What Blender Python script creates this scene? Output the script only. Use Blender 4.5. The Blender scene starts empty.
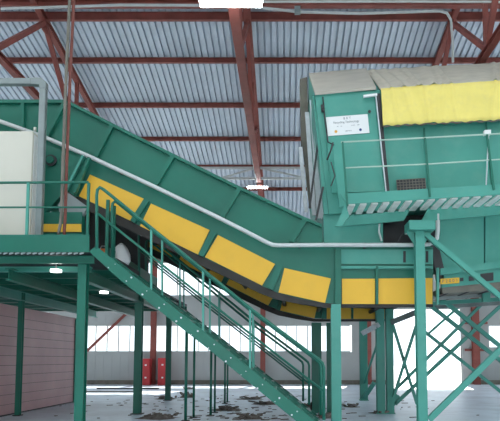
import bpy, bmesh, math, random
from mathutils import Vector, Matrix
random.seed(7)
C = bpy.context.scene.collection
PI = math.pi

# ------------------------------------------------------------------ camera model
F, VPX, HOR, EYE = 560.0, 285.0, 360.0, 1.6
TH = math.radians(4.2)
VPY = HOR - F*math.tan(TH)
ct, st = math.cos(TH), math.sin(TH)
def ray(u, v):
    a, b = u-VPX, VPY-v
    return Vector((a, F*ct - b*st, F*st + b*ct))
def P(u, v, Y):                       # point seen at (u,v) that stands at depth Y
    d = ray(u, v); k = Y/d.y
    return Vector((d.x*k, Y, EYE + d.z*k))
def PX(u, v, X):                      # ... that lies in the plane x = X
    d = ray(u, v); k = X/d.x
    return Vector((X, d.y*k, EYE + d.z*k))
def PZ(u, v, Z):                      # ... that lies at height Z
    d = ray(u, v); k = (Z-EYE)/d.z
    return Vector((d.x*k, d.y*k, Z))

cam = bpy.data.cameras.new('camera'); co = bpy.data.objects.new('camera', cam); C.objects.link(co)
co.location = (0, 0, EYE); co.rotation_euler = (PI/2+TH, 0, 0)
cam.sensor_width = 36; cam.lens = 36*F/500
cam.shift_x = (250-VPX)/500; cam.shift_y = (VPY-210.5)/500
cam.clip_end = 500
bpy.context.scene.camera = co

# ------------------------------------------------------------------ materials
def paint(name, col, rough=.45, metal=0, var=.12, scale=1.5, dirt=None, dirt_amt=.0, bump=0, spec=.5):
    m = bpy.data.materials.new(name); m.use_nodes = True
    nt = m.node_tree; b = nt.nodes['Principled BSDF']
    b.inputs['Roughness'].default_value = rough; b.inputs['Metallic'].default_value = metal
    b.inputs['Specular IOR Level'].default_value = spec
    tc = nt.nodes.new('ShaderNodeTexCoord')
    n = nt.nodes.new('ShaderNodeTexNoise'); n.inputs['Scale'].default_value = scale; n.inputs['Detail'].default_value = 5
    nt.links.new(tc.outputs['Object'], n.inputs['Vector'])
    r = nt.nodes.new('ShaderNodeValToRGB')
    r.color_ramp.elements[0].position = .3; r.color_ramp.elements[1].position = .72
    r.color_ramp.elements[0].color = tuple(c*(1-var) for c in col)+(1,)
    r.color_ramp.elements[1].color = tuple(min(1, c*(1+var)) for c in col)+(1,)
    nt.links.new(n.outputs['Fac'], r.inputs['Fac'])
    out = r.outputs['Color']
    if dirt:
        n2 = nt.nodes.new('ShaderNodeTexNoise'); n2.inputs['Scale'].default_value = scale*2.3; n2.inputs['Detail'].default_value = 8
        n2.inputs['Roughness'].default_value = .7
        nt.links.new(tc.outputs['Object'], n2.inputs['Vector'])
        r2 = nt.nodes.new('ShaderNodeValToRGB'); r2.color_ramp.elements[0].position = .48; r2.color_ramp.elements[1].position = .75
        r2.color_ramp.elements[0].color = (0,0,0,1); r2.color_ramp.elements[1].color = (dirt_amt,)*3+(1,)
        nt.links.new(n2.outputs['Fac'], r2.inputs['Fac'])
        mx = nt.nodes.new('ShaderNodeMix'); mx.data_type = 'RGBA'
        nt.links.new(r2.outputs['Color'], mx.inputs['Factor'])
        nt.links.new(out, mx.inputs['A']); mx.inputs['B'].default_value = tuple(dirt)+(1,)
        out = mx.outputs['Result']
    nt.links.new(out, b.inputs['Base Color'])
    if bump:
        bp = nt.nodes.new('ShaderNodeBump'); bp.inputs['Strength'].default_value = bump; bp.inputs['Distance'].default_value = .02
        nt.links.new(n.outputs['Fac'], bp.inputs['Height']); nt.links.new(bp.outputs['Normal'], b.inputs['Normal'])
    return m
def glow(name, col, s):
    m = bpy.data.materials.new(name); m.use_nodes = True
    b = m.node_tree.nodes['Principled BSDF']
    b.inputs['Base Color'].default_value = (.9,.9,.9,1)
    b.inputs['Emission Color'].default_value = tuple(col)+(1,); b.inputs['Emission Strength'].default_value = s
    return m
def pane_mat(name, col, ior):
    m = bpy.data.materials.new(name); m.use_nodes = True
    nt = m.node_tree; nt.nodes.clear()
    o = nt.nodes.new('ShaderNodeOutputMaterial'); mx = nt.nodes.new('ShaderNodeMixShader')
    t = nt.nodes.new('ShaderNodeBsdfTransparent'); t.inputs['Color'].default_value = col
    g = nt.nodes.new('ShaderNodeBsdfGlossy'); g.inputs['Roughness'].default_value = .1
    fr = nt.nodes.new('ShaderNodeFresnel'); fr.inputs['IOR'].default_value = ior
    nt.links.new(fr.outputs['Fac'], mx.inputs['Fac']); nt.links.new(t.outputs[0], mx.inputs[1]); nt.links.new(g.outputs[0], mx.inputs[2])
    nt.links.new(mx.outputs[0], o.inputs['Surface'])
    return m

GREEN  = paint('green_paint', (.006,.136,.090), .42, var=.12, scale=.8, dirt=(.08,.20,.15), dirt_amt=.14)
GREEN_LIT = paint('machine_green_paint', (.062,.305,.24), .45, var=.10, scale=.7, dirt=(.18,.36,.29), dirt_amt=.3)  # the same green with brighter light put into the colour
YELLOW = paint('yellow_panel_paint', (.80,.45,.035), .5, var=.05, scale=1.2, dirt=(.5,.3,.05), dirt_amt=.15)
BLACK  = paint('black_rubber', (.03,.027,.024), .7, var=.3, scale=3)
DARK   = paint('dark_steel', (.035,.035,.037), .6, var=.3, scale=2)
GALV   = paint('galvanised_steel', (.62,.65,.67), .35, metal=.35, var=.12, scale=6)
PIPEW  = paint('white_pipe', (.58,.60,.59), .4, var=.08, scale=4)
RED    = paint('red_primer', (.25,.062,.047), .6, var=.22, scale=2, dirt=(.30,.13,.11), dirt_amt=.3)
ROOF   = paint('roof_sheet', (.63,.70,.79), .5, metal=.0, var=.08, scale=.6, dirt=(.3,.3,.3), dirt_amt=.2)
CREAM  = paint('cream_paint', (.63,.60,.51), .5, var=.04, scale=1)
GREYP  = paint('grey_duct', (.25,.285,.28), .4, metal=.35, var=.15, scale=3)
MAUVE  = paint('mauve_panel', (.54,.30,.305), .42, var=.10, scale=1.1, dirt=(.48,.36,.36), dirt_amt=.35)
WALLM  = paint('wall_sheet', (.43,.44,.43), .6, var=.06, scale=.5)
FLOOR  = paint('dusty_concrete', (.72,.79,.87), .40, var=.12, scale=.55, dirt=(.28,.28,.29), dirt_amt=.42, bump=.25, spec=.45)
REDBOX = paint('red_cabinet', (.50,.03,.035), .5, var=.1)
TARPG  = paint('grey_canvas', (.52,.47,.38), .85, var=.10, scale=3, bump=.1)
TARPY  = paint('yellow_canvas', (.86,.71,.19), .8, var=.05, scale=2.5, dirt=(.6,.5,.25), dirt_amt=.25)
LIDM   = paint('dusty_tan_cover', (.44,.405,.34), .75, var=.08, scale=2)
BROWN  = paint('grey_brown_steel', (.17,.155,.125), .7, var=.2, scale=3)
WHITE  = paint('white_plastic', (.80,.80,.79), .5, var=.02)
INK    = paint('grey_print', (.24,.25,.27), .7, var=.05)
ORANGE = paint('orange_print', (.8,.42,.08), .7, var=.05)
BLUE   = paint('blue_print', (.05,.08,.22), .7, var=.05)
RAILG  = paint('pale_green_paint', (.42,.56,.47), .45, var=.1)
PLANKW = paint('bright_walkway_plank', (.78,.78,.74), .5, var=.12, scale=5)
ORNG   = paint('orange_plastic', (.75,.16,.03), .5, var=.05)
RUSTP  = paint('rust_red_pipe', (.20,.055,.04), .6, var=.25, scale=5)
DEBM   = paint('debris_rubbish', (.16,.13,.11), .9, var=.5, scale=4, dirt=(.4,.4,.4), dirt_amt=.5)
OUTG   = paint('pale_yard_concrete', (.72,.72,.70), .9, var=.05, scale=.3)
TUBE   = glow('lamp_tube', (.93,.98,1), 22)
LAMP   = glow('lamp_lens', (.97,1,.95), 5)
GLASS  = pane_mat('window_glass', (.93,.96,.97,1), 1.4)
SKYL   = pane_mat('skylight_sheet', (.9,.93,.95,1), 1.2)

# ------------------------------------------------------------------ mesh builder
class MB:
    def __init__(s): s.v = []; s.f = []; s.sm = []
    def add(s, vs, fs, smooth=False):
        b = len(s.v); s.v += [Vector(v) for v in vs]
        for f in fs: s.f.append([i+b for i in f]); s.sm.append(smooth)
        return s
    def box(s, a, b):
        x0,y0,z0 = a; x1,y1,z1 = b
        return s.add([(x0,y0,z0),(x1,y0,z0),(x1,y1,z0),(x0,y1,z0),(x0,y0,z1),(x1,y0,z1),(x1,y1,z1),(x0,y1,z1)],
            [(0,3,2,1),(4,5,6,7),(0,1,5,4),(1,2,6,5),(2,3,7,6),(3,0,4,7)])
    def prism(s, pts, vec):
        n = len(pts); vec = Vector(vec)
        vs = [Vector(p) for p in pts]+[Vector(p)+vec for p in pts]
        fs = [tuple(range(n)), tuple(reversed(range(n, 2*n)))]
        fs += [(i, i+n, (i+1)%n+n, (i+1)%n) for i in range(n)]
        return s.add(vs, fs)
    def poly(s, px, Y0, Y1):           # outline traced at depth Y0, given real depth up to Y1
        return s.prism([P(u, v, Y0) for u, v in px], (0, Y1-Y0, 0))
    def bar(s, a, b, w, h, up=(0,0,1)):
        a = Vector(a); b = Vector(b); d = (b-a).normalized(); up = Vector(up)
        if abs(d.dot(up)) > .99: up = Vector((0,1,0))
        x = d.cross(up).normalized()*w/2; y = x.cross(d).normalized()*h/2
        vs = [a-x-y, a+x-y, a+x+y, a-x+y, b-x-y, b+x-y, b+x+y, b-x+y]
        return s.add(vs, [(0,3,2,1),(4,5,6,7),(0,1,5,4),(1,2,6,5),(2,3,7,6),(3,0,4,7)])
    def ibeam(s, a, b, w, h, t=.02, up=(0,0,1)):   # flanges at +-h/2 along up
        a = Vector(a); b = Vector(b); d = (b-a).normalized(); up = Vector(up)
        x = d.cross(up).normalized(); y = x.cross(d).normalized()
        o = [(-w/2,-h/2),(w/2,-h/2),(w/2,-h/2+t),(t/2,-h/2+t),(t/2,h/2-t),(w/2,h/2-t),(w/2,h/2),(-w/2,h/2),(-w/2,h/2-t),(-t/2,h/2-t),(-t/2,-h/2+t),(-w/2,-h/2+t)]
        return s.prism([a+x*p+y*q for p, q in o], b-a)
    def tube(s, pts, r, n=8, caps=True):
        pts = [Vector(p) for p in pts]; rings = []
        prev = None
        for i, p in enumerate(pts):
            d = (pts[min(i+1, len(pts)-1)]-pts[max(i-1, 0)]).normalized()
            up = Vector((0,1,0)) if abs(d.y) < .9 else Vector((0,0,1))
            if prev is not None: up = prev
            x = d.cross(up).normalized(); y = x.cross(d).normalized(); prev = y
            rings.append([p + x*r*math.cos(2*PI*k/n) + y*r*math.sin(2*PI*k/n) for k in range(n)])
        b = len(s.v)
        for rg in rings: s.v += rg
        for i in range(len(pts)-1):
            for k in range(n):
                s.f.append([b+i*n+k, b+i*n+(k+1)%n, b+(i+1)*n+(k+1)%n, b+(i+1)*n+k]); s.sm.append(True)
        if caps:
            s.f.append([b+k for k in reversed(range(n))]); s.sm.append(False)
            e = b+(len(pts)-1)*n; s.f.append([e+k for k in range(n)]); s.sm.append(False)
        return s
    def build(s, name, mat, parent=None, bevel=0):
        me = bpy.data.meshes.new(name)
        if parent is None:
            xs = [v.x for v in s.v]; ys = [v.y for v in s.v]; zs = [v.z for v in s.v]
            off = Vector(((min(xs)+max(xs))/2, (min(ys)+max(ys))/2, min(zs)))
        else:
            off = parent['_o'] if '_o' in parent else (0,0,0); off = Vector(off)
        me.from_pydata([v-off for v in s.v], [], s.f)
        me.polygons.foreach_set('use_smooth', s.sm)
        me.materials.append(mat)
        bm = bmesh.new(); bm.from_mesh(me); bmesh.ops.recalc_face_normals(bm, faces=bm.faces); bm.to_mesh(me); bm.free()
        o = bpy.data.objects.new(name, me); C.objects.link(o)
        if parent is None: o.location = off
        else: o.parent = parent
        o['_o'] = tuple(off)
        if bevel:
            bv = o.modifiers.new('bevel', 'BEVEL'); bv.width = bevel; bv.segments = 2; bv.limit_method = 'ANGLE'
        return o
def thing(name, label, cat, loc, group=None):
    o = bpy.data.objects.new(name, None); C.objects.link(o); o.location = loc; o['_o'] = tuple(loc)
    o.empty_display_size = .2
    o['label'] = label; o['category'] = cat
    if group: o['group'] = group
    return o
def tag(o, label, cat, group=None):
    o['label'] = label; o['category'] = cat
    if group: o['group'] = group
    return o
def struct(o): o['kind'] = 'structure'; return o
def lab(o, l): o['label'] = l; return o
def shift_copy(o, parent, dx):
    c = o.copy(); C.objects.link(c); c.parent = parent; c.location = Vector(o.location)+Vector(dx)
    for ch in list(o.children):
        k = ch.copy(); C.objects.link(k); k.parent = c
    return c

# ------------------------------------------------------------------ hall shell
YW = 37.0
struct(MB().box((-22,-6,-.3),(22,YW,0)).build('floor', FLOOR))
struct(MB().box((-120,YW+.01,-.34),(120,160,-.04)).build('ground_outside', OUTG))
struct(MB().box((-120,-120,-.34),(120,-6.01,-.04)).build('ground_forecourt', OUTG))  # forecourt and side yards: unseen ground added to bounce light in
struct(MB().box((-120,-6,-.34),(-22.01,YW,-.04)).build('ground_yard_left', OUTG))
struct(MB().box((22.01,-6,-.34),(120,YW,-.04)).build('ground_yard_right', OUTG))

# roof plane through two sightings of its ribs
ra, rb = P(285, 12, 19.3), P(285, 165, 29.6)
SL = (rb.z-ra.z)/(rb.y-ra.y)
def roofz(Y): return ra.z + SL*(Y-ra.y)
def roofY(v):                                   # depth at which the sheet shows at row v
    d = ray(285, v); return (ra.z - SL*ra.y - EYE)/(d.z/d.y - SL)
def corrugated(x0, x1, pitch, h, fpt):
    vs = []; x = x0; prof = []
    while x < x1:
        prof += [(x, 0), (x+pitch*.70, 0), (x+pitch*.75, h), (x+pitch*.95, h)]; x += pitch
    return prof
prof = corrugated(-22, 22, .25, .11, None)
Yr = 8.0
m = MB(); rows = [(Yr, roofz(Yr)), (YW+.6, roofz(YW+.6))]
n = len(prof)
vs = [(x, y, z+h) for (y, z) in rows for (x, h) in prof] + [(x, y, z+h+.03) for (y, z) in rows for (x, h) in prof]
fs = [(i, i+1, n+i+1, n+i) for i in range(n-1)] + [(2*n+i, 3*n+i, 3*n+i+1, 2*n+i+1) for i in range(n-1)]
m.add(vs, fs); struct(m.build('ceiling', ROOF))
m = MB()
rows = [(-6, roofz(Yr)-.16*14), (Yr, roofz(Yr))]
vs = [(x, y, z+h) for (y, z) in rows for (x, h) in prof]
m.add(vs, [(i, i+1, n+i+1, n+i) for i in range(n-1)]); struct(m.build('window_skylight', SKYL))  # unseen front roof slope made see-through to add daylight from above

# back wall with its openings
WT = roofz(YW)+.02
wl = P(90, 325, YW); wh = P(352, 352, YW)
ZL0, ZL1 = wh.z, wl.z                       # low band of windows
ZU0, ZU1 = P(150, 296, YW).z, P(150, 262, YW).z
XB0, XB1 = -20.0, wh.x
DX0, DX1 = P(393, 345, YW).x, P(461.5, 345, YW).x; DZ = P(420, 309, YW).z
RX0, RX1 = P(489, 340, YW).x, 18.5
UX0, UX1 = -15.0, P(232, 280, YW).x
RZ1, RZ0 = P(495, 325, YW).z, P(495, 348, YW).z
m = MB(); y0, y1 = YW, YW+.2
m.box((-22,y0,0),(XB1,y1,ZL0)); m.box((-22,y0,ZL0),(XB0,y1,ZL1))
m.box((-22,y0,ZL1),(XB1,y1,ZU0))
m.box((-22,y0,ZU0),(UX0,y1,ZU1)); m.box((UX1,y0,ZU0),(XB1,y1,ZU1)); m.box((-22,y0,ZU1),(XB1,y1,WT))
m.box((XB1,y0,0),(DX0,y1,WT)); m.box((DX0,y0,DZ),(DX1,y1,WT))
m.box((DX1,y0,0),(RX0,y1,WT)); m.box((RX0,y0,0),(RX1,y1,RZ0)); m.box((RX0,y0,RZ1),(RX1,y1,WT)); m.box((RX1,y0,0),(22,y1,WT))
# vertical seams of the sheeting
x = -21.9
while x < 21.9:
    if not (DX0-.1 < x < DX1+.1):
        hi = ZL0 if x < XB1 else (RZ0 if RX0-.05 < x < RX1 else WT)
        m.box((x,y0-.015,0),(x+.05,y0,hi-.02))
        if hi == ZL0: m.box((x,y0-.015,ZL1+.02),(x+.05,y0,ZU0-.02))
    x += .55
struct(m.build('wall_back', WALLM))
for sx, nm in ((-22.2, 'wall_left'), (22, 'wall_right')):
    m = MB(); m.box((sx,-6,0),(sx+.2,YW+.2,1.2)); m.box((sx,-6,8.0),(sx+.2,YW+.2,WT+2))
    for y in (-6, 2.4, 10.8, 19.2, 27.6, 36.2): m.box((sx,y,1.2),(sx+.2,y+1,8.0))  # unseen window bands added to bring light up onto the roof
    o = struct(m.build(nm, WALLM))
    MB().box((sx+.09,-6,1.2),(sx+.11,YW,8.0)).build('pane', GLASS, o)
m = MB(); m.box((-22,-6.2,0),(-9,-6,13)); m.box((9,-6.2,0),(22,-6,13)); m.box((-9,-6.2,6),(9,-6,13))
struct(m.build('wall_front', WALLM))  # unseen wall added behind the camera to cut the light on the fronts
m = MB(); m.box((-22,YW-.06,0),(DX0-.1,YW-.016,.28)); struct(m.build('baseboard_back', BROWN))
m = MB(); m.box((DX1+.1,YW-.06,0),(22,YW-.016,.28)); struct(m.build('baseboard_back_right', BROWN))
m = MB(); m.box((-21.8,YW-.05,ZL0-.14),(XB1+.1,YW-.016,ZL0-.02)); struct(m.build('trim_1', WALLM))

WN = [0]
def window(xa, xb, za, zb, nm, transom=True):
    WN[0] += 1
    fr = MB(); t = .06
    for z in (za+t/2, zb-t/2): fr.box((xa,YW+.04,z-t/2),(xb,YW+.14,z+t/2))
    for i in range(nm+1):
        x = xa + (xb-xa)*i/nm; w = t*.6
        fr.box((max(xa, x-w),YW+.05,za+t),(min(xb, x+w),YW+.13,zb-t))
    o = struct(fr.build('window_%d' % WN[0], WALLM))
    MB().box((xa+.02,YW+.085,za+.02),(xb-.02,YW+.095,zb-.02)).build('pane', GLASS, o)
COLX = [P(154, 350, YW).x, P(263, 350, YW).x, P(368, 350, YW).x, P(474.5, 350, YW).x]
edges = [XB0, COLX[0]-7, COLX[0], COLX[1], XB1]
for a, b in zip(edges, edges[1:]): window(a+.12, b-.12, ZL0, ZL1, max(2, round((b-a)/.74)))
for a, b in zip([UX0, COLX[0], COLX[1]], [COLX[0], COLX[1], UX1]): window(a+.05, b-.05, ZU0, ZU1, max(2, round((b-a)/1.5)))
window(RX0, RX1, RZ0, RZ1, 4)
m = MB()
m.box((DX0-.12,YW-.03,0),(DX0,YW+.2,DZ+.12)); m.box((DX1,YW-.03,0),(DX1+.12,YW+.2,DZ+.12)); m.box((DX0,YW-.03,DZ),(DX1,YW+.2,DZ+.12))
struct(m.build('door_1', WALLM))

# steel columns on the back wall
cl = ['red column on the back wall between the two red cabinets', 'red column on the back wall behind the foot of the stairs',
      'red column on the back wall left of the bright doorway', 'red column on the back wall right of the bright doorway']
for x, l in zip(COLX, cl):
    w = .2 if x < 10 else .27
    o = MB().ibeam((x,YW-.26,0),(x,YW-.26,roofz(YW-.26)-.32), w*1.6, .36, .03, up=(0,1,0)).build('steel_column', RED)
    tag(o, l, 'column', 'red wall columns')
xw = COLX[3]
for v, l in ((323, 'red wall rail right of the doorway, level with window top'), (350, 'red wall rail right of the doorway, level with window sill')):
    z = P(474, v, YW).z
    tag(MB().box((DX1+.2,YW-.12,z-.08),(RX0-.1 ,YW-.02,z+.08)).build('wall_rail', RED), l, 'rail')
for (u0,v0,u1,v1), l in (((87,351,129,311), 'brown diagonal brace on the back wall left of the red cabinets'),):
    a, b = P(u0,v0,YW-.12), P(u1,v1,YW-.12)
    tag(MB().bar(a, b, .16, .14, up=(0,1,0)).build('diagonal_brace', RED), l, 'brace')

# red cabinets by the back wall
for (u0, u1, vt), l in (((142,149.5,358.5), 'red metal cabinet left of the red column at the back'), ((158,167,358), 'red metal cabinet right of the red column at the back')):
    a = P(u0, vt, 35.9); b = P(u1, 383, 35.9)
    t = thing('metal_cabinet', l, 'cabinet', ((a.x+b.x)/2, 36.2, 0), 'red cabinets at the back wall')
    MB().box((a.x,35.9,0),(b.x,36.5,a.z)).build('body', REDBOX, t)
    for i in range(2):
        z0 = .08 + i*(a.z-.1)/2
        d = MB().box((a.x+.03,35.87,z0),(b.x-.03,35.9,z0+(a.z-.1)/2-.04)).build('door', REDBOX, t)
        MB().box(((a.x+b.x)/2-.06,35.85,z0+.35),((a.x+b.x)/2+.06,35.87,z0+.45)).build('handle', WHITE, d)

# ------------------------------------------------------------------ roof steel
TX = [P(45, 8, 19.3).x, P(254.5, 110, 24).x, P(452, 10, 19.3).x]
ZB = PX(0, 57, TX[0]).z
names = ['red roof truss above the conveyor at the left of the hall', 'red roof truss running down the middle above both strip lights', 'red roof truss above the yellow tarpaulin at right']
YB = [PX(0,57,TX[0]).y]; 
B1 = (PX(490,62,TX[2]).y + YB[0])/2
YTn = 19.3
step = 2*(YTn-B1)
bots = [B1-step, B1, B1+step, B1+2*step, B1+3*step]
tops = [B1-step/2, B1+step/2, B1+step*1.5, B1+step*2.5]
for X, l in zip(TX, names):
    t = thing('roof_truss', l, 'roof truss', (X, 20, ZB), 'red roof trusses')
    top = lambda y: Vector((X, y, roofz(y)-.30))
    bot = lambda y: Vector((X, y, ZB))
    wch = .2 if X != TX[1] else .26
    MB().ibeam(top(8.2), top(YW-.5), wch, .22, .03).build('top_chord', RED, t)
    MB().ibeam(bot(9), bot(YW-.5), wch, .2, .03).build('bottom_chord', RED, t)
    for y in bots:
        if y > 8.5 and roofz(y)-.3-ZB > .5: MB().bar(bot(y)+Vector((0,0,.1)), top(y)-Vector((0,0,.1)), .13, .13, up=(0,1,0)).build('vertical', RED, t)
    for yt in tops:
        for yb in (yt-step/2, yt+step/2):
            if yb > 9 and yb < YW-1: MB().bar(top(yt)-Vector((0,0,.1)), bot(yb)+Vector((0,0,.1)), .15, .15, up=(0,1,0)).build('diagonal', RED, t)
    for yt in tops:
        if yt > 12: MB().prism([top(yt)+Vector((-.02,-.3,-.14)), top(yt)+Vector((-.02,.3,-.14)), top(yt)+Vector((-.02,.15,-.45)), top(yt)+Vector((-.02,-.15,-.45))], (.04,0,0)).build('gusset_plate', RED, t)

pv = [(12.5, .30, 'nearest and deepest red purlin under the roof, along the top of the picture'), (58, .2, 'red purlin second from the top, level with the tarpaulin top'),
      (103, .2, 'red purlin third from the top, level with the conveyor top at left'), (137, .19, 'red purlin fourth from the top above the middle of the conveyor'),
      (165, .18, 'red purlin just above the far strip light'), (187.5, .18, 'red purlin level with the far strip light, lowest in view')]
for v, h, l in pv:
    Y = roofY(v); z = roofz(Y)
    w = .12
    o = MB().ibeam((-21.9,Y,z-.006-h/2),(21.9,Y,z-.006-h/2), w, h, .02).build('roof_purlin', RED); tag(o, l, 'purlin', 'red roof purlins')
# deep tie beam and conduits over the near purlin
Yt = roofY(12.5)-.75
za = P(250, 4, Yt).z
tag(MB().ibeam((-21.5,Yt,za),(21.5,Yt,za), .2, .22, .03).build('tie_beam', RED), 'red tie beam crossing just above the near strip light', 'beam')
def pxtube(pts, Y, r, name, mat, parent=None, n=8):
    return MB().tube([P(u, v, Y) if len(p) == 2 else P(u, v, p[2]) for p in pts for u, v in [p[:2]]], r, n).build(name, mat, parent)
tag(pxtube([(-20,9),(45,7.5),(120,5),(240,5.5),(258,7.5),(300,12),(360,13.5),(440,11),(447,13),(451,20),(452.5,40),(453,62)], 18.2, .045, 'conduit', PIPEW), 'thin pale conduit along the near tie beam bending down at right', 'conduit')
tag(pxtube([(260,1.8),(380,1.5),(520,2.0)], 16.0, .035, 'conduit', PIPEW), 'thin white conduit along the very top right edge', 'conduit')
jb = P(297.5, 10.5, 18.1)
tag(MB().box((jb.x-.10,jb.y-.06,jb.z-.13),(jb.x+.10,jb.y+.05,jb.z+.13)).build('junction_box', GREYP), 'small grey junction box on conduit right of near strip light', 'junction box')
# cross bracing by the far lamp
Yf = P(250, 168, 28).y
t = thing('cross_bracing', 'pale horizontal cross bracing around the far strip light', 'bracing', P(258,178,28))
for v in (168, 178.5): MB().bar(P(180,v,28), P(335,v,28), .09, .11).build('chord', PIPEW, t)
MB().bar(P(252,169,28), P(222,178,28), .08, .08).build('diagonal', PIPEW, t)
MB().bar(P(264,169,28), P(306,178,28), .08, .08).build('diagonal', PIPEW, t)
# lamp feed cable along middle truss
tag(MB().tube([P(237,9,15.8),P(240,34,17.4),P(244,80,20),P(247,100,21.5),P(250,140,24),P(254,170,26.5),P(257,183,27.4)], .022, 6).build('lamp_cable', PIPEW), 'pale cable along the middle truss between the strip lights', 'cable')

def depth_at(u, v, z):
    a, b = 8.0, 36.0
    return (z-EYE)/(ray(u, v).z/ray(u, v).y)
def strip_light(u0, u1, v, Y, label, rod):
    a, b = P(u0, v, Y), P(u1, v, Y)
    t = thing('strip_light', label, 'light', (a+b)/2, 'fluorescent strip lights')
    h = .10 if Y < 20 else .06
    MB().box((a.x,Y-.08,a.z+h*.6),(b.x,Y+.08,a.z+h*1.2)).build('housing', WHITE, t)
    for dy in (-.045, .045):
        MB().tube([(a.x+.03,Y+dy,a.z),(b.x-.03,Y+dy,a.z)], h*.62, 10).build('lamp_tube', TUBE, t)
    for f in (.15, .85):
        x = a.x+(b.x-a.x)*f
        MB().bar((x,Y,a.z+h*1.1),(x,Y,a.z+h*1.1+rod), .02, .02).build('hanger', GREYP, t)
strip_light(199, 263, 3.5, depth_at(231,3.5,ZB-.32), 'large bright strip light at top centre of the hall', .1)
strip_light(247, 268, 187.5, depth_at(258,187.5,ZB-.3), 'small far strip light above the conveyor edge', .1)

# ------------------------------------------------------------------ inclined conveyor
YC, YCF = 12.6, 17.2
cv = thing('inclined_conveyor', 'long green inclined conveyor with yellow skirt panels', 'conveyor', P(250, 260, (YC+YCF)/2))
side = [(-70,99.5),(63,99.5),(70,101.5),(120,127),(175,154.5),(239,186),(305,217),(322,224),(323,246),(433,247),(433,304),
        (341,304),(325,303),(301,299),(278,293),(262,286),(198,255),(132,222),(79,197),(60,188),(43,176),(-70,150)]
sp = MB().poly(side, YC, YC+.06).build('side_plate', GREEN, cv)
lab(sp, 'near green side plate carrying the bright yellow panels')
skirts = [[(90,174.5),(144,198.8),(132,221.5),(79,196)], [(151,203.5),(209.5,230),(198,254.5),(140,226)], [(218,235),(275,264),(262,285.5),(205,257)],
          [(284.5,268),(331,278.5),(325,303),(278.5,292.5)], [(342,278.7),(375,278.7),(375,304),(342,304)], [(378.5,278.5),(432.5,278),(432.5,304),(378.5,304)]]
for k, s in enumerate(skirts): MB().poly(s, YC-.035, YC-.002).build('skirt_panel', YELLOW, sp)
def strip(pts, w):   # px polyline widened downward
    return [(u, v) for u, v in pts] + [(u+dx, v+w) for (u, v), dx in zip(reversed(pts), [0]*len(pts))]
stiff = [((23,101),(23,131),4), ((65,102),(47,136),5), ((112,126),(95,158),5.5), ((173,156),(154,187),6), ((240,188),(222,217),6), ((305.5,218.5),(291.5,242),6),
         ((147,200),(133,222),7), ((214,232),(201,256),7.5), ((280,266),(270,289),8), ((338,249),(338,304),7.5), ((376.8,266),(376.8,304),3)]
for (a, b, w) in stiff:
    A, B = P(a[0],a[1],YC-.045), P(b[0],b[1],YC-.045)
    MB().bar(A, B, w*YC/F*.8, .085, up=(0,1,0)).build('stiffener', GREEN, sp)
te = [(-70,99.5),(63,99.5),(70,101.5),(120,127),(175,154.5),(239,186),(305,217),(322,224)]
MB().poly(te+[(u-.3,v+3.0) for u, v in reversed(te)], YC-.09, YC-.003).build('top_flange', GREEN, sp)
be = [(79,197),(132,222),(198,255),(262,286),(278,293),(301,299),(325,303.5),(341,304.3),(433,304.3)]
wd = [8,8,7.5,6.8,6,5.2,4.2,3.2,2.8]
MB().poly(be+[(u-(2.5 if u < 300 else 0), v+w) for (u, v), w in reversed(list(zip(be, wd)))], YC-.03, YC+.05).build('bottom_rail', BLACK, sp)
# ledge lines of the level run
MB().poly([(336,266),(433,266),(433,268.5),(336,268.5)], YC-.07, YC-.003).build('ledge', GREEN_LIT, sp)
MB().poly([(341,249.5),(433,249.5),(433,264),(341,264)], YC-.03, YC-.003).build('cover_strip', GREEN_LIT, sp)
for u in (404.5, 427):
    MB().poly([(u-1.3,251),(u+1.3,251),(u+1.3,262.5),(u-1.3,262.5)], YC-.034, YC-.031).build('slot', DARK, sp)  # dark plate standing in for the shade inside a slot
f = shift_copy(sp, cv, (0, YCF-YC, 0)); lab(f, 'far green side plate seen underneath')
bp = [(-70,135),(43,150),(80,172),(200,234),(265,267),(325,284),(433,288)]
MB().poly(bp+[(u-1, v+4) for u, v in reversed(bp)], YC+.08, YCF-.06).build('belt', BLACK, cv)
for (u, v) in [(112,214),(138,228),(152,234.5),(166,241.5),(182,249),(232,273),(284,296),(330,304),(400,306)]:
    a = P(u, v-11, YC+.08)
    MB().tube([a, a+Vector((0,YCF-YC-.14,0))], .06, 10).build('return_roller', DARK, cv)
MB().tube([P(u, v, YC-.16) for u, v in [(-70,97),(0,121.3),(23,129.5),(46,137.8),(90,156.8),(155,187),(212,214.5),(240,228.5),(268,243),(272.5,244.8),(278,245.3),(330,245),(410,245),(429,244.5),(434,242),(437,238),(437.8,230),(437.8,214)]], .048, 10).build('conduit', PIPEW, cv)
for (u, v) in [(20,128),(120,170.5),(200,208.5),(300,245),(365,245)]:
    a = P(u, v, YC-.16); MB().bar(a, a+Vector((0,.16,0)), .04, .1).build('conduit_clamp', DARK, cv)

MB().poly([(66,196),(110,213),(148,234),(148,284),(66,284)], 16.85, 16.95).build('tail_guard', DARK, cv)  # added dark sheet standing in for the dark underside of the conveyor

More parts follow.
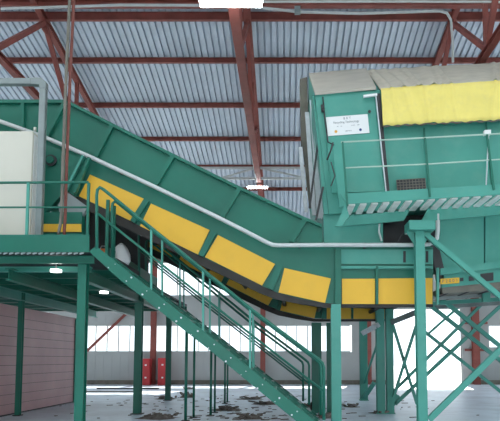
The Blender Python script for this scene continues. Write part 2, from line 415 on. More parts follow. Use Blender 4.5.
# chute and drive at the conveyor's lower left
t = thing('conveyor_chute', 'green chute and drive housing on the platform under the conveyor', 'chute', P(62, 238, 12.5))
yz = 12.48
MB().poly([(40,142),(86,160),(74,196),(66,190),(43,215)], yz-.05, yz+.08).build('side_plate', GREEN, t)
MB().bar(P(83.5,156,yz-.12), P(66,191,yz-.12), .05, .1, up=(0,1,0)).build('flange', GREEN_LIT, t)
MB().bar(P(89.5,158,yz-.12), P(75,193,yz-.12), .06, .1, up=(0,1,0)).build('flange', GREEN, t)
MB().poly([(66,191),(88,207),(82,216),(60,216),(58,205)], yz-.1, yz+.03).build('deflector_plate', GREYP, t)
zb = P(60,239,yz-.1)
MB().poly([(38,212),(82,212),(82,238.5),(38,238.5)], yz-.12, yz+.08).build('hopper_box', GREEN, t)
MB().poly([(43,224),(81,224),(81,231.8),(43,231.8)], yz-.16, yz-.121).build('yellow_strip', YELLOW, t)
c = P(50.5, 160, yz-.10)
o = MB().tube([c, c+Vector((0,.05,0))], .13, 16).build('bearing_flange', DARK, t)
MB().tube([c-Vector((0,.04,0)), c], .085, 12).build('bearing', GREEN, o)

# ------------------------------------------------------------------ left platform, legs and railing
YD, YDB = 11.3, 22.7
DZt = P(40, 249.5, YD).z
XDR = P(89.5, 250, YD).x; XDL = -12.0
pf = thing('platform', 'raised green steel platform on posts at the left', 'platform', (-7, YD+.5, 0))
MB().box((XDL,YD,DZt-.05),(XDR,YDB,DZt)).build('deck', DARK, pf)
m = MB(); x = XDL
while x < XDR-.1:
    m.bar((x,YD+.03,DZt-.085),(x+.08,YD+.03,DZt-.06), .03, .025, up=(0,1,0)); x += .12
m.build('grating', GALV, pf)['kind'] = 'stuff'
hT = P(40, 235, YD).z
MB().box((XDL,YD-.03,DZt-.06),(XDR,YD+.0,hT)).build('toe_board', GREEN, pf)
MB().box((XDR-.03,YD+1.15,DZt-.06),(XDR,17.4,hT)).build('toe_board', GREEN, pf)
m = MB()
m.ibeam((XDL,YD+.30,DZt-.16),(XDR,YD+.30,DZt-.16), .1, .16, .02).build('edge_beam', GREEN, pf)
m = MB().ibeam((XDL,YD+1.0,DZt-.25),(XDR-.3,YD+1.0,DZt-.25), .16, .11, .02).build('edge_beam', GREEN_LIT, pf)
y = YD+2.2
while y < YDB:
    MB().ibeam((XDL,y,DZt-.17),(XDR,y,DZt-.17), .1, .2, .015).build('joist', GREEN, pf); y += 1.15
XL1 = P(20.5, 350, 16.3).x
xr2 = P(138.8, 350, 16.8).x
for x, mt in ((XL1, GREEN_LIT), (P(30,272,13).x, GREEN), (xr2, GREEN)):
    MB().ibeam((x,YD+.7,DZt-.40),(x,YDB,DZt-.40), .16, .26, .02).build('main_beam', mt, pf)
legs = [(82.0, 11.75, 8.6), (20.5, 16.3, 4.6), (138.8, 16.8, 7.0), (168.8, 22.4, 4.8), (-60, 16.3, 5)]
for u, Y, w in legs:
    x = P(u, 335, Y).x; W = w*Y/F
    o = MB().ibeam((x,Y,0),(x,Y,DZt-.055 if Y < 12 else DZt-.27), W, W*1.05, .022, up=(0,1,0)).build('leg', GREEN, pf)
    MB().box((x-W*.8,Y-W*.8,0),(x+W*.8,Y+W*.8,.025)).build('base_plate', DARK, o)
for u in (108, 114.3):
    a = P(u, 205, 12.35); MB().box((a.x-.035,12.32,DZt),(a.x+.035,12.38,P(u,200 if u < 110 else 206,12.35).z)).build('newel_post', GREEN, pf)
MB().box((XDR,12.27,DZt-.1),(P(118,250,12.35).x,14.2,DZt)).build('deck_extension', DARK, pf)
# railing
rl = MB().tube([P(-60,183,YD),P(88.5,182.3,YD)], .028, 8).build('top_rail', GREEN, pf)
MB().tube([P(-60,207.3,YD),P(88.5,207.3,YD)], .02, 8).build('mid_rail', GREEN, pf)
for u in (-20, 28.5, 88.8):
    a = P(u, 183, YD); MB().bar((a.x,YD,DZt-.03),(a.x,YD,a.z), .05, .05).build('rail_post', GREEN if u > 30 else GREEN_LIT, pf)
# small lamps under the deck
for (u, v, Y, l) in ((56, 271, 11.95, 'round lamp under the platform above the mauve wall'), (104, 292.5, 15.2, 'round lamp under the platform behind the stair top')):
    a = P(u, v, Y); r = .115
    o = thing('bulkhead_lamp', l, 'light', a, 'lamps under the platform')
    MB().tube([(a.x,Y,a.z+.05),(a.x,Y,DZt-.052)], .018, 8).build('stem', DARK, o)
    MB().tube([(a.x,Y,a.z-.02),(a.x,Y,a.z+.03)], r, 16).build('lens', LAMP, o)

c = P(121, 262, 13.2); t = thing('white_sack', 'white sack slumped on the platform behind the stair top', 'sack', (c.x, 13.2, DZt))
mm = MB(); n = 14
prf = [(.17,0),(.21,.10),(.20,.25),(.15,.40),(.07,.50),(.02,.53)]
vs = [(c.x+r*(1+.12*math.sin(3*k+9*z))*math.cos(2*PI*k/n), 13.2+r*math.sin(2*PI*k/n), DZt+z) for r, z in prf for k in range(n)]
fs = [(j*n+k, j*n+(k+1)%n, (j+1)*n+(k+1)%n, (j+1)*n+k) for j in range(len(prf)-1) for k in range(n)] + [tuple(reversed(range(n))), tuple((len(prf)-1)*n+k for k in range(n))]
mm.add(vs, fs, True).build('bag', WHITE, t)
MB().tube([(c.x,13.2,DZt+.47),(c.x,13.2,DZt+.49)], .085, 10).build('tie', BROWN, t)
c = P(104.5, 250, 13.0); t = thing('bucket', 'small orange bucket on the platform beside the white sack', 'bucket', (c.x, 13.0, DZt))
MB().add([(c.x+r*math.cos(2*PI*k/12), 13.0+r*math.sin(2*PI*k/12), DZt+z) for r, z in ((.08,0),(.11,.34),(.10,.34),(.07,.02)) for k in range(12)],
   [(j*12+k, j*12+(k+1)%12, (j+1)*12+(k+1)%12, (j+1)*12+k) for j in range(3) for k in range(12)]+[tuple(reversed(range(12))), tuple(36+k for k in range(12))]).build('pail', ORNG, t)
MB().tube([(c.x-.11,13,DZt+.34),(c.x-.07,13,DZt+.42),(c.x+.07,13,DZt+.42),(c.x+.11,13,DZt+.34)], .008, 6).build('handle', GALV, t)

# mauve panel wall below the platform
wx = P(75, 361, 21.4).x
wt = P(75, 320, 21.4).z
pt = thing('partition_wall', 'mauve plank partition wall under the platform', 'partition wall', (wx, 18, 0))
nb = 11; yA, yB = 13.2, 21.3
for i in range(nb):
    z0 = .03 + (wt-.03)*i/nb
    MB().box((wx-.08,yA,z0+.012),(wx,yB,z0+(wt-.03)/nb)).build('plank', MAUVE, pt)
MB().box((wx-.09,yA,0),(wx-.02,yB,wt-.01)).build('backing', DARK, pt)
MB().box((wx-.12,yB,0),(wx+.04,yB+.14,wt+.05)).build('end_post', GREEN, pt)
MB().box((wx-.12,yA-.02,wt),(wx+.02,yB+.14,wt+.06)).build('top_trim', MAUVE, pt)

# cream control cabin, duct frame, pipes
t = thing('control_cabin', 'cream control cabin on the platform at the left edge', 'cabin', (P(10,235,12).x, 11.9, DZt))
a, b = P(-60,131,11.75), P(33,131,11.75)
MB().box((a.x,11.75,DZt),(b.x,12.05,a.z)).build('body', CREAM, t, bevel=.015)
MB().box((b.x+.002,11.80,DZt+.05),(b.x+.012,12.02,a.z-.06)).build('side_trim', WHITE, t)  # thin white panel that makes the side face lighter than the front
MB().tube([P(35,131,11.7),P(35,127.5,11.7)], .03, 8).build('lifting_eye', CREAM, t)
t = thing('duct_frame', 'square grey duct rising from the platform and bending left', 'duct', (P(42,235,11.65).x, 11.65, DZt))
yq = 11.62; W = .135
x1 = P(41.5, 150, yq).x; zt = P(30, 82, yq).z
MB().box((x1-W/2,yq-.06,DZt),(x1+W/2,yq+.08,zt-W/2-.09)).build('riser', GREYP, t, bevel=.02)
MB().prism([(x1+W/2,yq-.06,zt-W/2-.09),(x1+W/2,yq-.06,zt-.02),(x1+W/2-.1,yq-.06,zt+W/2),(x1-.25,yq-.06,zt+W/2),(x1-.25,yq-.06,zt-W/2),(x1-W/2,yq-.06,zt-W/2-.01),(x1-W/2,yq-.06,zt-W/2-.09)], (0,.14,0)).build('elbow', GREYP, t)
MB().box((P(-60,82,yq).x,yq-.06,zt-W/2),(x1-.25,yq+.08,zt+W/2)).build('crossbar', GREYP, t, bevel=.02)
tag(MB().tube([Vector((P(74.3,-12,11.5).x,11.5,roofz(11.5)-.02)),P(74.3,-12,11.5),P(70,80,11.5),P(66.8,160,11.5),P(65.2,215,11.5),P(64.5,228,11.5),P(64,239,11.5)], .032, 10).build('riser_pipe', RUSTP), 'rust red vertical pipe beside the duct, from roof to platform', 'pipe')
tag(MB().tube([Vector((P(70.2,-12,11.4).x,11.4,roofz(11.4)-.02)),P(70.2,-12,11.4),P(66,80,11.4),P(63,160,11.4),P(61.7,212,11.4),P(60.2,225,11.4),P(57.5,238.5,11.4)], .032, 10).build('riser_cable', BROWN), 'thick grey cable running up beside the rust red pipe', 'cable')

# ------------------------------------------------------------------ staircases
def staircase(label, Y0, width, dx, grp, far_dx=0):
    k = Y0/11.2
    t = thing('staircase', label, 'stairs', (P(220,360,11.2).x+dx, Y0+width/2, 0), grp)
    def q(u, v, y=0.0):
        p = P(u, v, 11.2)
        return Vector((p.x+dx, Y0+y, p.z))
    z0v = 440
    out = [(89,251.5),(96,246),(223,346.3),(317,422.5),(339,440.2),(320,440.2),(296,421),(210,350.5),(119,279)]
    for y in (0, width-.05):
        s = MB().prism([q(u, v, y) for u, v in out], (0,.05,0)).build('stringer', GREEN, t)
        if y == 0:
            tt = MB()
            rb_ = random.Random(2)
            for i in range(13):
                f = (i+.5)/13; u = 102+f*215; v = 259.5+f*174
                for (du, dv) in ((4, -2.0), (-1, 1.5)):
                    p = q(u+du+rb_.uniform(-1,1), v+dv)
                    tt.tube([p-Vector((0,.012,0)), p], rb_.choice((.010,.014,.02)), 6)
            o = tt.build('bolt_heads', GALV, s); o['kind'] = 'stuff'
    nt = 19
    top = q(94, 250); bot = q(334, 440)
    for i in range(1, nt):
        f = i/nt; p = top.lerp(bot, f)
        MB().box((p.x-.13,Y0+.052,p.z-.03),(p.x+.13,Y0+width-.052,p.z+.01)).build('tread', GREEN, t)
    dx0 = dx
    for y in (.025, width-.025):
        if y > .1: dx = dx0+far_dx
        r = MB().tube([q(96.5,249,y),q(96.3,195,y),q(97,189.5,y),q(99.5,187,y),q(103,189,y),q(180,251,y),q(253,310.5,y),q(318,359,y),q(322.5,363,y),q(324,367.5,y),q(324,420,y)], .033, 8).build('handrail', GREEN, t)
        MB().tube([q(97,213,y),q(180,279,y),q(323.5,391,y)], .024, 8).build('mid_rail', GREEN, r)
        for u in (151, 203, 250):
            v = 189+(u-103)*.802; MB().bar(q(u,v,y), q(u,v+62+ (u-151)*.1,y), .04, .04, up=(0,1,0)).build('baluster', GREEN_LIT, r)
    return t
staircase('green staircase with handrails descending in front of the conveyor', 11.2, 1.06, 0, 'green staircases')
staircase('green staircase behind the conveyor, seen through the near one', 15.0, 1.3, -.13, 'green staircases', far_dx=-.12)
# thin props below the stair flight
props = [(186, 14.9, 3.0), (194, 15.7, 2.3), (211, 16.3, 2.4), (215, 17.2, 2.0), (225, 20.8, 2.0), (227.5, 21.5, 1.8)]
pl = ['thickest thin green prop, leftmost under the stairs', 'thin prop just right of the thickest prop under the stairs', 'left of the close pair of props under the stairs, slightly thicker',
      'right of the close pair of props under the stairs, slightly thinner', 'slim prop farther back under the stairs, left of two', 'slimmest prop farther back under the stairs, right of two']
for (u, Y, w), l in zip(props, pl):
    x = P(u, 380, Y).x; r = w*Y/F/2
    ztop = P(u, 345, Y).z if Y < 0 else None
    zt_ = {186: 2.55, 194: 2.35, 211: 2.05, 215: 2.0, 225: 1.95, 227.5: 1.92}[u]
    o = thing('steel_prop', l, 'post', (x, Y, 0), 'thin props under the stairs')
    MB().tube([(x,Y,.02),(x,Y,zt_)], r, 10).build('tube', GREEN, o)
    MB().box((x-.1,Y-.1,0),(x+.1,Y+.1,.02)).build('foot_plate', DARK, o)
    MB().box((x-.08,Y-.08,zt_),(x+.08,Y+.08,zt_+.02)).build('head_plate', DARK, o)

# ------------------------------------------------------------------ support posts
def hpost(u, vref, vtop, Y, w, label, mat=GREEN, name='support_post', cap=None, z1=None):
    x = P(u, vref, Y).x; W = w*Y/F; zt = z1 if z1 else P(u, vtop, Y).z
    t = thing(name, label, 'post', (x, Y, 0), 'green support posts')
    MB().ibeam((x,Y,.03),(x,Y,zt), W, W, .022, up=(0,1,0)).build('shaft', mat, t)
    MB().box((x-W*.6,Y-W*.6,0),(x+W*.6,Y+W*.6,.03)).build('base_plate', mat, t)
    return t, x, zt, W
hpost(336, 370, 310, 12.53, 9.6, 'green post under the conveyor bend, nearest at the stair foot', GREEN_LIT, z1=P(336,304.5,12.53).z)
FZ = P(330, 309.5, YC).z
hpost(330, 370, 318, YCF-.05, 6.5, 'green post right behind the nearest bend post', z1=FZ)
hpost(316.5, 370, 318, YCF-.05, 9.5, 'dark green post behind the stair handrail ends', z1=FZ)
fx = P(420.8, 330, 12.15).x
fr = thing('trommel_support_frame', 'green braced steel frame with tall front post carrying the trommel', 'frame', (fx, 12.15, 0))
def fpost(u, vref, Y, w, z1, name='post'):
    x = P(u, vref, Y).x; W = w*Y/F
    o = MB().ibeam((x,Y,.03),(x,Y,z1), W, W, .022, up=(0,1,0)).build(name, GREEN_LIT, fr)
    MB().box((x-W*.6,Y-W*.6,0),(x+W*.6,Y+W*.6,.03)).build('base_plate', GREEN_LIT, o)
    return o, x, W
zp = P(420.8, 232, 12.15).z
pp, xp, Wp = fpost(420.6, 330, 12.15, 9.2, zp)
a, b = P(408.5,221,11.98), P(434.5,233,11.98)
MB().box((a.x,11.9,zp),(b.x,12.4,a.z)).build('cap_box', GREEN_LIT, pp)
for s in (-1, 1):
    MB().prism([(xp+s*Wp/2,12.13,zp-.3),(xp+s*(Wp/2+.18),12.13,zp),(xp+s*Wp/2,12.13,zp)], (0,.04,0)).build('gusset', GREEN_LIT, pp)
fpost(534, 330, 12.15, 9.2, zp)
FZ2 = P(385, 309, 16.95).z
fpost(380.3, 360, 16.95, 8, FZ2); fpost(389.6, 360, 16.95, 7, FZ2)
fpost(363.5, 360, 22.4, 7.2, FZ+.5)
def brace(a, b, w, mat=GREEN_LIT, d=.1):
    return MB().bar(a, b, w, d, up=(0,1,0)).build('diagonal_brace', mat, fr)
yb = 17.05
brace(P(425,234,12.12), P(528,320,12.12), .105)
brace(P(429,419.5,12.12), P(528,322,12.12), .125)
brace(P(392,322,yb-.2), P(417,404,yb-.2), 0.078)
brace(P(416,326,yb-.35), P(393.5,397,yb-.35), 0.078)
brace(P(394,391,yb-.05), P(487,299,yb-.05), 0.086)
brace(P(395,404,yb-.05), P(510,297,yb-.05), 0.101)
brace(P(425,332,20.5), P(520,407,20.5), 0.109)
brace(P(427,335,20.7), P(463,303,20.7), 0.078)
brace(P(427,303,14.6), P(520,376,14.6), 0.094)
brace(P(441,299,14.3), P(520,362,14.3), 0.098)
brace(P(364,383,22.3), P(379,338,20.6), 0.070)
brace(P(364,398,22.3), P(374,383,21.5), 0.156)
MB().bar(P(363,333,18.4), P(378,325,16.8), .15, .1, up=(0,1,0)).build('tie_rail', GALV, fr)
MB().bar(P(392,322,16.7), P(417,312,15.6), .16, .1, up=(0,1,0)).build('tie_rail', GREYP, fr)
MB().prism([P(393,392,yb-.1),P(400,396,yb-.1),P(393,409,yb-.1)], (0,.03,0)).build('gusset', GREEN_LIT, fr)

# ------------------------------------------------------------------ trommel screen on the right
YT, YTB = 12.5, 18.4
tr = thing('trommel_screen', 'large tilted green trommel screen housing at right with walkway', 'machine', P(430, 230, 13))
FTL, FTR = P(315,94.5,YT), P(575,77,YT)
FBL, FBR = P(329,214,YT+.1), P(575,196,YT+.1)
RL, RR = P(308.8,76,15.3), P(575,60.5,15.3)
bk = Vector((0, YTB-YT, 0))
m = MB()
L = [FBL, FTL, RL, FTL+bk, FBL+bk]; R = [FBR, FTR, RR, FTR+bk, FBR+bk]
m.add(L+R, [(0,1,2,3,4),(9,8,7,6,5)]+[(i, i+5, (i+1)%5+5, (i+1)%5) for i in range(5)])
body = m.build('housing', GREEN_LIT, tr)
def front(px, d0, d1): # plate lying on the leaning front, proud by d0..d1
    return MB().poly(px, YT-d1, YT-d0)
m = MB(); up = Vector((0,-.02,.04))
q4 = [P(315,95.2,YT-.04), P(376,89.5,YT-.04), P(366,70.6,15.3), P(308.8,75.5,15.3)]
m.prism(q4, (0,-.02,.06)); m.build('tan_cover', LIDM, tr)
# end face: dusty channels and feed chute sheets
MB().poly([(300,79),(307,77),(309,140),(301.5,140)], 15.4, 15.9).build('end_channel', BROWN, tr)
MB().poly([(302,138),(309,138),(319,205),(309.5,207)], 15.3, 15.5).build('end_channel', BROWN, tr)
for k, (a, b, w) in enumerate([((298.5,147),(304.5,212),3.6), ((305,112),(312,215),4.2), ((309.5,100),(317,218),4.2), ((314,135),(321.5,219),4.6)]):
    MB().poly([(a[0],a[1]),(a[0]+w,a[1]),(b[0]+w,b[1]),(b[0],b[1])], 14.9-.35*k, 14.95-.35*k).build('chute_sheet', GALV, tr)
MB().bar(P(318,143,12.95), P(309.5,208,12.95), .05, .05, up=(0,1,0)).build('chute_rod', DARK, tr)
MB().bar(P(323,187,12.5), P(316,220,12.5), .05, .05, up=(0,1,0)).build('chute_rod', DARK, tr)
MB().poly([(314,94.5),(322,150),(328.5,214),(324,214),(318.5,150),(312.5,96)], 12.62, 12.75).build('corner_plate', GREEN_LIT, tr)
# door with sign
door = front([(323,99),(375,92.5),(385.5,191),(332,193)], .0, .03).build('door', GREEN_LIT, tr)
MB().tube([P(322.8,97,YT-.06),P(325,120,YT-.06),P(328,142,YT-.06),P(334,145,YT-.06)], .016, 6).build('hinge_rod', DARK, door)
MB().tube([P(322.3,105,YT-.06),P(323,112,YT-.06)], .035, 6).build('hinge', DARK, door)
MB().bar(P(375.5,94,YT-.09), P(386,192,YT-.09), .022, .06, up=(0,1,0)).build('door_edge_bar', GALV, door)
MB().bar(P(378,94,YT-.07), P(387.5,192,YT-.06), .09, .05, up=(0,1,0)).build('door_edge_gap', DARK, door)  # dark bar standing in for the shaded gap along the door edge
MB().bar(P(363.5,96.5,YT-.1), P(377,94.8,YT-.1), .05, .06, up=(0,1,0)).build('latch', WHITE, door)
MB().tube([P(369.5,111.5,YT-.12),P(369.5,111.5,YT-.02)], .035, 8).build('knob', DARK, door)
S4 = [(326,117.2),(367.6,114),(369.6,132.8),(328,136)]
sg = front(S4, .035, .045).build('sign_plate', WHITE, tr)
def P2(fx, fy, Y): # fractional position on the sign
    a = P(*S4[0],Y); b = P(*S4[1],Y); c = P(*S4[2],Y); d = P(*S4[3],Y)
    return a.lerp(b, fx).lerp(d.lerp(c, fx), fy)
def text_mesh(txt, centre, xdir, size, name, mat, parent, ydir=None):
    cu = bpy.data.curves.new(name, 'FONT'); cu.body = txt; cu.size = size; cu.align_x = 'CENTER'; cu.align_y = 'CENTER'; cu.extrude = .002
    to = bpy.data.objects.new('tmp_text', cu); C.objects.link(to)
    bpy.context.view_layer.update()
    me = bpy.data.meshes.new_from_object(to.evaluated_get(bpy.context.evaluated_depsgraph_get()))
    bpy.data.objects.remove(to)
    x = xdir.normalized(); nrm = Vector((0,-1,0)); y = nrm.cross(x).normalized()
    mt = Matrix((x, y, nrm)).transposed().to_4x4(); mt.translation = centre - Vector(parent['_o'])
    me.transform(mt); me.materials.clear(); me.materials.append(mat)
    o = bpy.data.objects.new(name, me); C.objects.link(o); o.parent = parent; o['_o'] = parent['_o']
    return o
ys = YT-.048
xd = P2(1,.5,ys)-P2(0,.5,ys)
text_mesh('B R T', P2(.5,.14,ys), xd, .075, 'lettering', INK, sg)
text_mesh('Recycling Technology', P2(.47,.33,ys), xd, .068, 'lettering', INK, sg)
text_mesh('tel  .  fax', P2(.30,.53,ys), xd, .035, 'lettering', INK, sg)
text_mesh('e-mail  .  web', P2(.68,.53,ys), xd, .035, 'lettering', INK, sg)
text_mesh('service', P2(.5,.80,ys), xd, .05, 'lettering', INK, sg)
for fx, mt, r in ((.20, ORANGE, .034), (.79, BLUE, .032)):
    p = P2(fx,.80,ys); MB().tube([p-Vector((0,.003,0)), p], r, 12).build('emblem', mt, sg)
# ventilation grille
gv = [(396.5,180),(425,178.3),(426,189.5),(397.5,191)]
g = front(gv, -.02, .015).build('vent_grille', DARK, tr)
lt = MB()
for i in range(10):
    f = i/9; a = P(*gv[0],YT-.02).lerp(P(*gv[1],YT-.02), f); b = P(*gv[3],YT-.02).lerp(P(*gv[2],YT-.02), f); lt.bar(a, b, .012, .01, up=(0,1,0))
for i in range(5):
    f = i/4; a = P(*gv[0],YT-.02).lerp(P(*gv[3],YT-.02), f); b = P(*gv[1],YT-.02).lerp(P(*gv[2],YT-.02), f); lt.bar(a, b, .012, .01, up=(0,1,0))
lt.build('grille_wires', BROWN, g)
# walkway
wk = MB().poly([(340.5,194),(575,179.5),(575,190),(346.5,204)], 11.57, 11.60).build('toe_board', GREEN_LIT, tr)
m = MB(); u = 349.0
n_b = 0
while u < 575:
    v = 204.6-(u-346.5)*.061
    a = P(u, v, 11.61); 
    n_b += 1
    b = MB().box((a.x,11.61,a.z-.02),(a.x+.13,12.39,a.z+.02)).build('walkway_plank', PLANKW, tr)
    u += 11.4
under = MB().poly([(349,216),(410,209.5),(404,220.5),(341,226.5)], 12.40, 12.46).build('walkway_beam', GREEN_LIT, tr)
MB().poly([(428,208.5),(575,193),(575,208),(421,221.5)], 12.40, 12.46).build('walkway_beam', GREEN_LIT, tr)
MB().poly([(345.5,204),(349.5,216),(341,226.5),(335.5,226)], 11.62, 11.7).build('bracket', GREEN_LIT, tr)
MB().poly([(332.5,148),(336,143.5),(343.5,146),(348,206),(339.5,207)], 12.15, 12.19).build('end_guard', GREEN_LIT, tr)
MB().tube([P(333,142.5,12.1),P(331,150,12.1),P(327,160,12.15)], .018, 6).build('chain', DARK, tr)
MB().tube([P(331,162,12.1),P(335,176,12.1),P(331,186,12.1)], .014, 6).build('chain', DARK, tr)
def rail_v(u, v0, s): return v0 - (u-340)*s
MB().tube([P(341,142.2,11.56),P(430,137.6,11.56),P(575,129.5,11.56)], .018, 8).build('top_rail', RAILG, tr)
MB().tube([P(344,168,11.56),P(430,164,11.56),P(575,154.5,11.56)], .016, 8).build('mid_rail', RAILG, tr)
for (a, b) in (((342.5,142),(347.5,206)), ((425,138),(430,197)), ((487,134.5),(494,190)), ((550,130),(557,182))):
    MB().bar(P(*a,11.55), P(*b,11.55), .04, .03, up=(0,1,0)).build('rail_post', GREEN, tr)
MB().bar(P(488.5,134,12.2), P(486,186,12.2), .02, .04, up=(0,1,0)).build('stay', GALV, tr)
MB().poly([(484.5,130),(491,129.6),(491,134),(484.5,134.4)], 12.1, 12.2).build('work_lamp', WHITE, tr)
# seams on housing
for (a, b) in (((424,128),(429,192)), ((486,122),(492,188))):
    MB().bar(P(*a,YT-.01), P(*b,YT-.01), .03, .03, up=(0,1,0)).build('seam', GREEN, body)
# hood and hoppers below
MB().poly([(323.5,214),(383,214),(383,243.5),(323.5,243.5)], YC+.1, YC+1.5).build('feed_hood', GREEN_LIT, tr)
MB().poly([(383.5,214),(436,212),(436,244),(383.5,244)], YC+.7, YC+1.5).build('dark_recess', DARK, tr)  # dark box standing in for the shade in the open hole
MB().poly([(428,214),(484,207),(484,264),(443.5,269)], YC+.12, YC+2.5).build('hopper_plate', GREEN_LIT, tr)
MB().poly([(485.3,207),(575,198),(575,256),(485.3,264)], YC+.12, YC+2.5).build('hopper_plate', GREEN_LIT, tr)
MB().poly([(428,222),(433,222),(444,268),(444,282),(437,282)], YC+.02, YC+.10).build('hopper_edge', DARK, tr)
MB().tube([P(379.5,222,12.5),P(379,232,12.5),P(381.5,241,12.5)], .022, 6).build('hose', PIPEW, tr)
MB().tube([P(398,243,12.5),P(401,236,12.5),P(406,231,12.5)], .012, 6).build('wire', DARK, tr)

# tarpaulin over the trommel
tarp = thing('tarpaulin', 'yellow and grey tarpaulin draped over the trommel top', 'tarpaulin', P(440, 125, 12.4))
rnd = random.Random(3)
folds = [(rnd.uniform(0,.8), rnd.uniform(.008,.03), rnd.uniform(.25,.7), rnd.uniform(-.05,.05)) for _ in range(11)]
folds += [(.02,.008,.8,.02),(.055,.010,.9,.035),(.10,.009,.8,.04),(.135,.007,.9,.02),(.25,.007,1.0,.02),(.46,.007,1.2,-.02),(.475,.006,.9,.05),(.50,.01,.6,.06)]
def fold(fx, fy):
    s = 0
    for (c, w, a, sl) in folds: s += a*math.exp(-((fx-c-sl*fy)/w)**2)
    return s
def cloth(name, ut, ub, rows, mat, dep):
    NX = 190; vs = []; fs = []
    for j in range(len(rows)):
        for i in range(NX+1):
            fx = i/NX
            uL, vL, uR, vR, Y = rows[j]
            u = uL+(uR-uL)*fx; v = vL+(vR-vL)*fx
            fy = j/(len(rows)-1)
            am = dep*fold(fx*.75, fy+(1 if name == 'yellow_canvas' else 0))*((.25+.75*fy) if name == 'grey_canvas' else (1-.45*fy))
            p = P(u, v, Y-.02) + Vector((0, -am, am*.35 if name == 'grey_canvas' else 0))
            if name == 'yellow_canvas' and j == len(rows)-1: p.z += .02*math.sin(fx*40)*math.sin(fx*91)
            vs.append(p)
    for j in range(len(rows)-1):
        for i in range(NX):
            k = j*(NX+1)+i; fs.append((k, k+1, k+NX+2, k+NX+1))
    o = MB().add(vs, fs, True).build(name, mat, tarp)
    sd = o.modifiers.new('thickness', 'SOLIDIFY'); sd.thickness = .012; sd.offset = 0
    return o
def interp(r0, r1, n): return [tuple(a+(b-a)*i/n for a, b in zip(r0, r1)) for i in range(n+1)]
g0 = (366,70.5,575,58.5,15.2); g1 = (380.5,89.5,575,76.5,12.38)
bkr = (372,85,575,73,17.5)
cloth('grey_canvas', 0, 0, interp(bkr, g0, 2)[:-1]+interp(g0, g1, 9), TARPG, .09)
y0r = (381,88.5,575,75.5,12.37); y1r = (383,125.5,575,116,12.33)
cloth('yellow_canvas', 0, 0, interp(y0r, y1r, 9), TARPY, .045)
hem = MB(); hp = [P(383+i*(575-383)/60, 126-i*9.3/60+.8*math.sin(i*1.7), 12.33) for i in range(61)]
hem.tube(hp, .022, 6).build('hem', BROWN, tarp)

# ------------------------------------------------------------------ discharge conveyor at right
dc = thing('discharge_conveyor', 'level green discharge conveyor below the trommel hopper', 'conveyor', P(500, 292, 13.2))
yd = 12.62
MB().poly([(440.5,268.5),(575,251.5),(575,259),(440.5,275)], yd-.06, yd+.12).build('top_channel', GREEN_LIT, dc)
MB().poly([(442,275),(575,259),(575,274.5),(442,287.5)], yd, yd+.1).build('side_plate', GREEN_LIT, dc)
MB().poly([(442,287.5),(575,274.5),(575,284),(443,293.5)], yd+.02, yd+1.8).build('belt_underside', BROWN, dc)
ytag = MB().poly([(440.5,278.8),(459.3,277.5),(459.3,283),(440.5,284.2)], yd-.03, yd-.002).build('tag_plate', YELLOW, dc)
text_mesh('P 2 0 0 1', (P(450,280.9,yd-.034)), P(459,277.5,yd)-P(440.5,278.8,yd), .10, 'lettering', BROWN, ytag)
for px in ([(460,277.8),(463.5,277.5),(463.5,281),(460,281.2)], [(469,276),(474.5,275.4),(474.5,280.5),(469,281)], [(480.5,273.8),(493.5,272.3),(493.5,280.5),(480.5,282)]):
    MB().poly(px, yd-.012, yd-.002).build('slot', DARK, dc)  # dark plates painted as the shade in the holes
MB().poly([(467.3,274.8),(476,274),(476,275.6),(467.3,276.3)], yd-.03, yd-.002).build('bracket', GREEN_LIT, dc)
for v, Y in ((296, 13.4), (301.5, 14.2), (305.5, 15)):
    MB().bar(P(432,v+2,Y), P(575,v-7,Y), .09, .1).build('return_rail', GREYP if v != 301.5 else GREEN_LIT, dc)
for u in (447, 468, 489, 512):
    a = P(u, 291.5-(u-447)*.07, yd+.05); MB().tube([a, a+Vector((0,1.6,0))], .06, 10).build('roller', DARK, dc)
MB().bar(P(437.5,268,12.45), P(437.5,304,12.45), .05, .08, up=(0,1,0)).build('end_upright', GREEN_LIT, dc)
MB().bar(P(486,284,yd+.6), P(486,302,yd+.6), .17, .12, up=(0,1,0)).build('hanger', GREEN_LIT, dc)

# ------------------------------------------------------------------ rubbish on the floor
def heap(u, v, w, h, label, seed, cat='debris'):
    r = random.Random(seed); c = PZ(u, v, 0); k = c.y/F
    W, Hh = w*k/2, h*k
    m = MB(); n = 16; rings = 5
    vs = [(c.x, c.y, Hh)]
    for j in range(1, rings+1):
        f = j/rings
        for i in range(n):
            a = 2*PI*i/n; rr = f*(1+.25*r.uniform(-1,1))
            vs.append((c.x+W*rr*math.cos(a), c.y+min(W,.9)*rr*math.sin(a)*.8, max(0, Hh*(1-f)*(1+.6*r.uniform(-1,1))) if j < rings else 0))
    fs = [(0, 1+i, 1+(i+1)%n) for i in range(n)]
    for j in range(rings-1):
        for i in range(n):
            a = 1+j*n+i; b = 1+j*n+(i+1)%n; fs.append((a, a+n, b+n, b))
    m.add(vs, fs)
    for _ in range(10):
        x = c.x+r.uniform(-W,W)*.8; y = c.y+r.uniform(-.4,.4); a = r.uniform(0,PI); l = r.uniform(.08,.25)
        m.bar((x,y,.03+Hh*.3),(x+l*math.cos(a),y+l*math.sin(a),.03+Hh*r.uniform(.3,.9)), .08, .05)
    o = m.build('debris_heap', DEBM); tag(o, label, cat, 'debris heaps'); return o
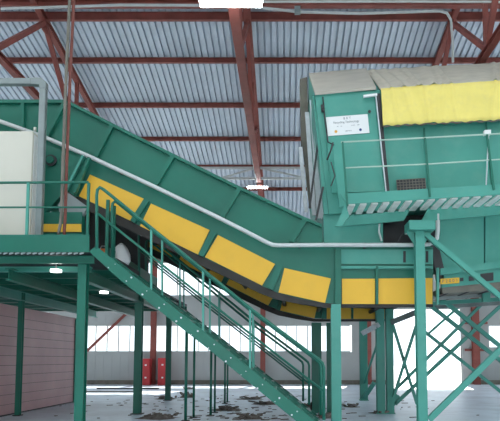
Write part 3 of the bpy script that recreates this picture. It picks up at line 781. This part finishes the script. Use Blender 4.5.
for i, (u, v, w, h, l) in enumerate([(187,397.5,14,5,'dark debris heap at the foot of the farther platform post'), (166,399,22,2.2,'flat dark debris left of the farther platform post'),
        (188,389,12,1.6,'small debris strip behind the farther platform post'), (268,404,34,2.2,'long flat debris under the middle of the stairs'),
        (250,399,28,1.6,'thin debris strip behind the slim props'), (226,410,30,2.2,'flat debris in front of the slim props'),
        (158,418,40,3.2,'low rubbish heap at the bottom left of the thick prop'), (250,418.5,26,3.2,'low rubbish heap under the stringer near the bottom edge'),
        (312,412.5,10,9,'brown rubbish pile between the stair rails and bend post'), (325,418,16,4,'brown rubbish at the foot of the bend posts'),
        (125,377,16,5,'grey heap by the back wall left of the red cabinets'), (352,407,18,1.6,'thin debris right of the bend posts'),
        (380,413,20,2.0,'dusty rubbish before the post pair')]):
    heap(u, v, w, h, l, i)
rr = random.Random(11); m = MB()
for _ in range(230):
    u = rr.gauss(245, 75); v = 392+28*rr.random()**.8
    c = PZ(u, v, 0); s = rr.uniform(.02,.09)
    m.bar((c.x,c.y,.008),(c.x+s*rr.uniform(1,3),c.y+s*rr.uniform(-1,1),.012), s, .016)
o = m.build('floor_litter', DEBM); tag(o, 'scattered small litter across the dusty floor', 'litter'); o['kind'] = 'stuff'
a = PZ(100, 392.5, 0)
for (u, v, l, lb) in ((100,392.5,4.0,'long dark plank lying on the floor behind the platform leg'), (128,389,3.4,'second dark plank on the floor nearer the back wall')):
    a = PZ(u, v, 0); tag(MB().box((a.x-l/2,a.y-.1,0),(a.x+l/2,a.y+.1,.07)).build('plank', DARK), lb, 'plank')

# ------------------------------------------------------------------ light
w = bpy.data.worlds.new('sky'); bpy.context.scene.world = w; w.use_nodes = True
nt = w.node_tree; bg = nt.nodes['Background']
bg.inputs['Color'].default_value = (.86,.94,1.0,1); bg.inputs['Strength'].default_value = 1.6
sc = bpy.context.scene
sl = bpy.data.lights.new('sun', 'SUN'); sl.energy = 10; sl.angle = .01; sl.color = (1,.96,.9)
so = bpy.data.objects.new('sun', sl); C.objects.link(so); so.rotation_euler = (math.radians(-54), 0, math.radians(-12)); so.location = (0,60,40)
sc.view_settings.view_transform = 'Standard'; sc.view_settings.look = 'None'; sc.view_settings.gamma = 1
sc.view_settings.exposure = 0.66
for o in bpy.data.objects:
    if '_o' in o: del o['_o']
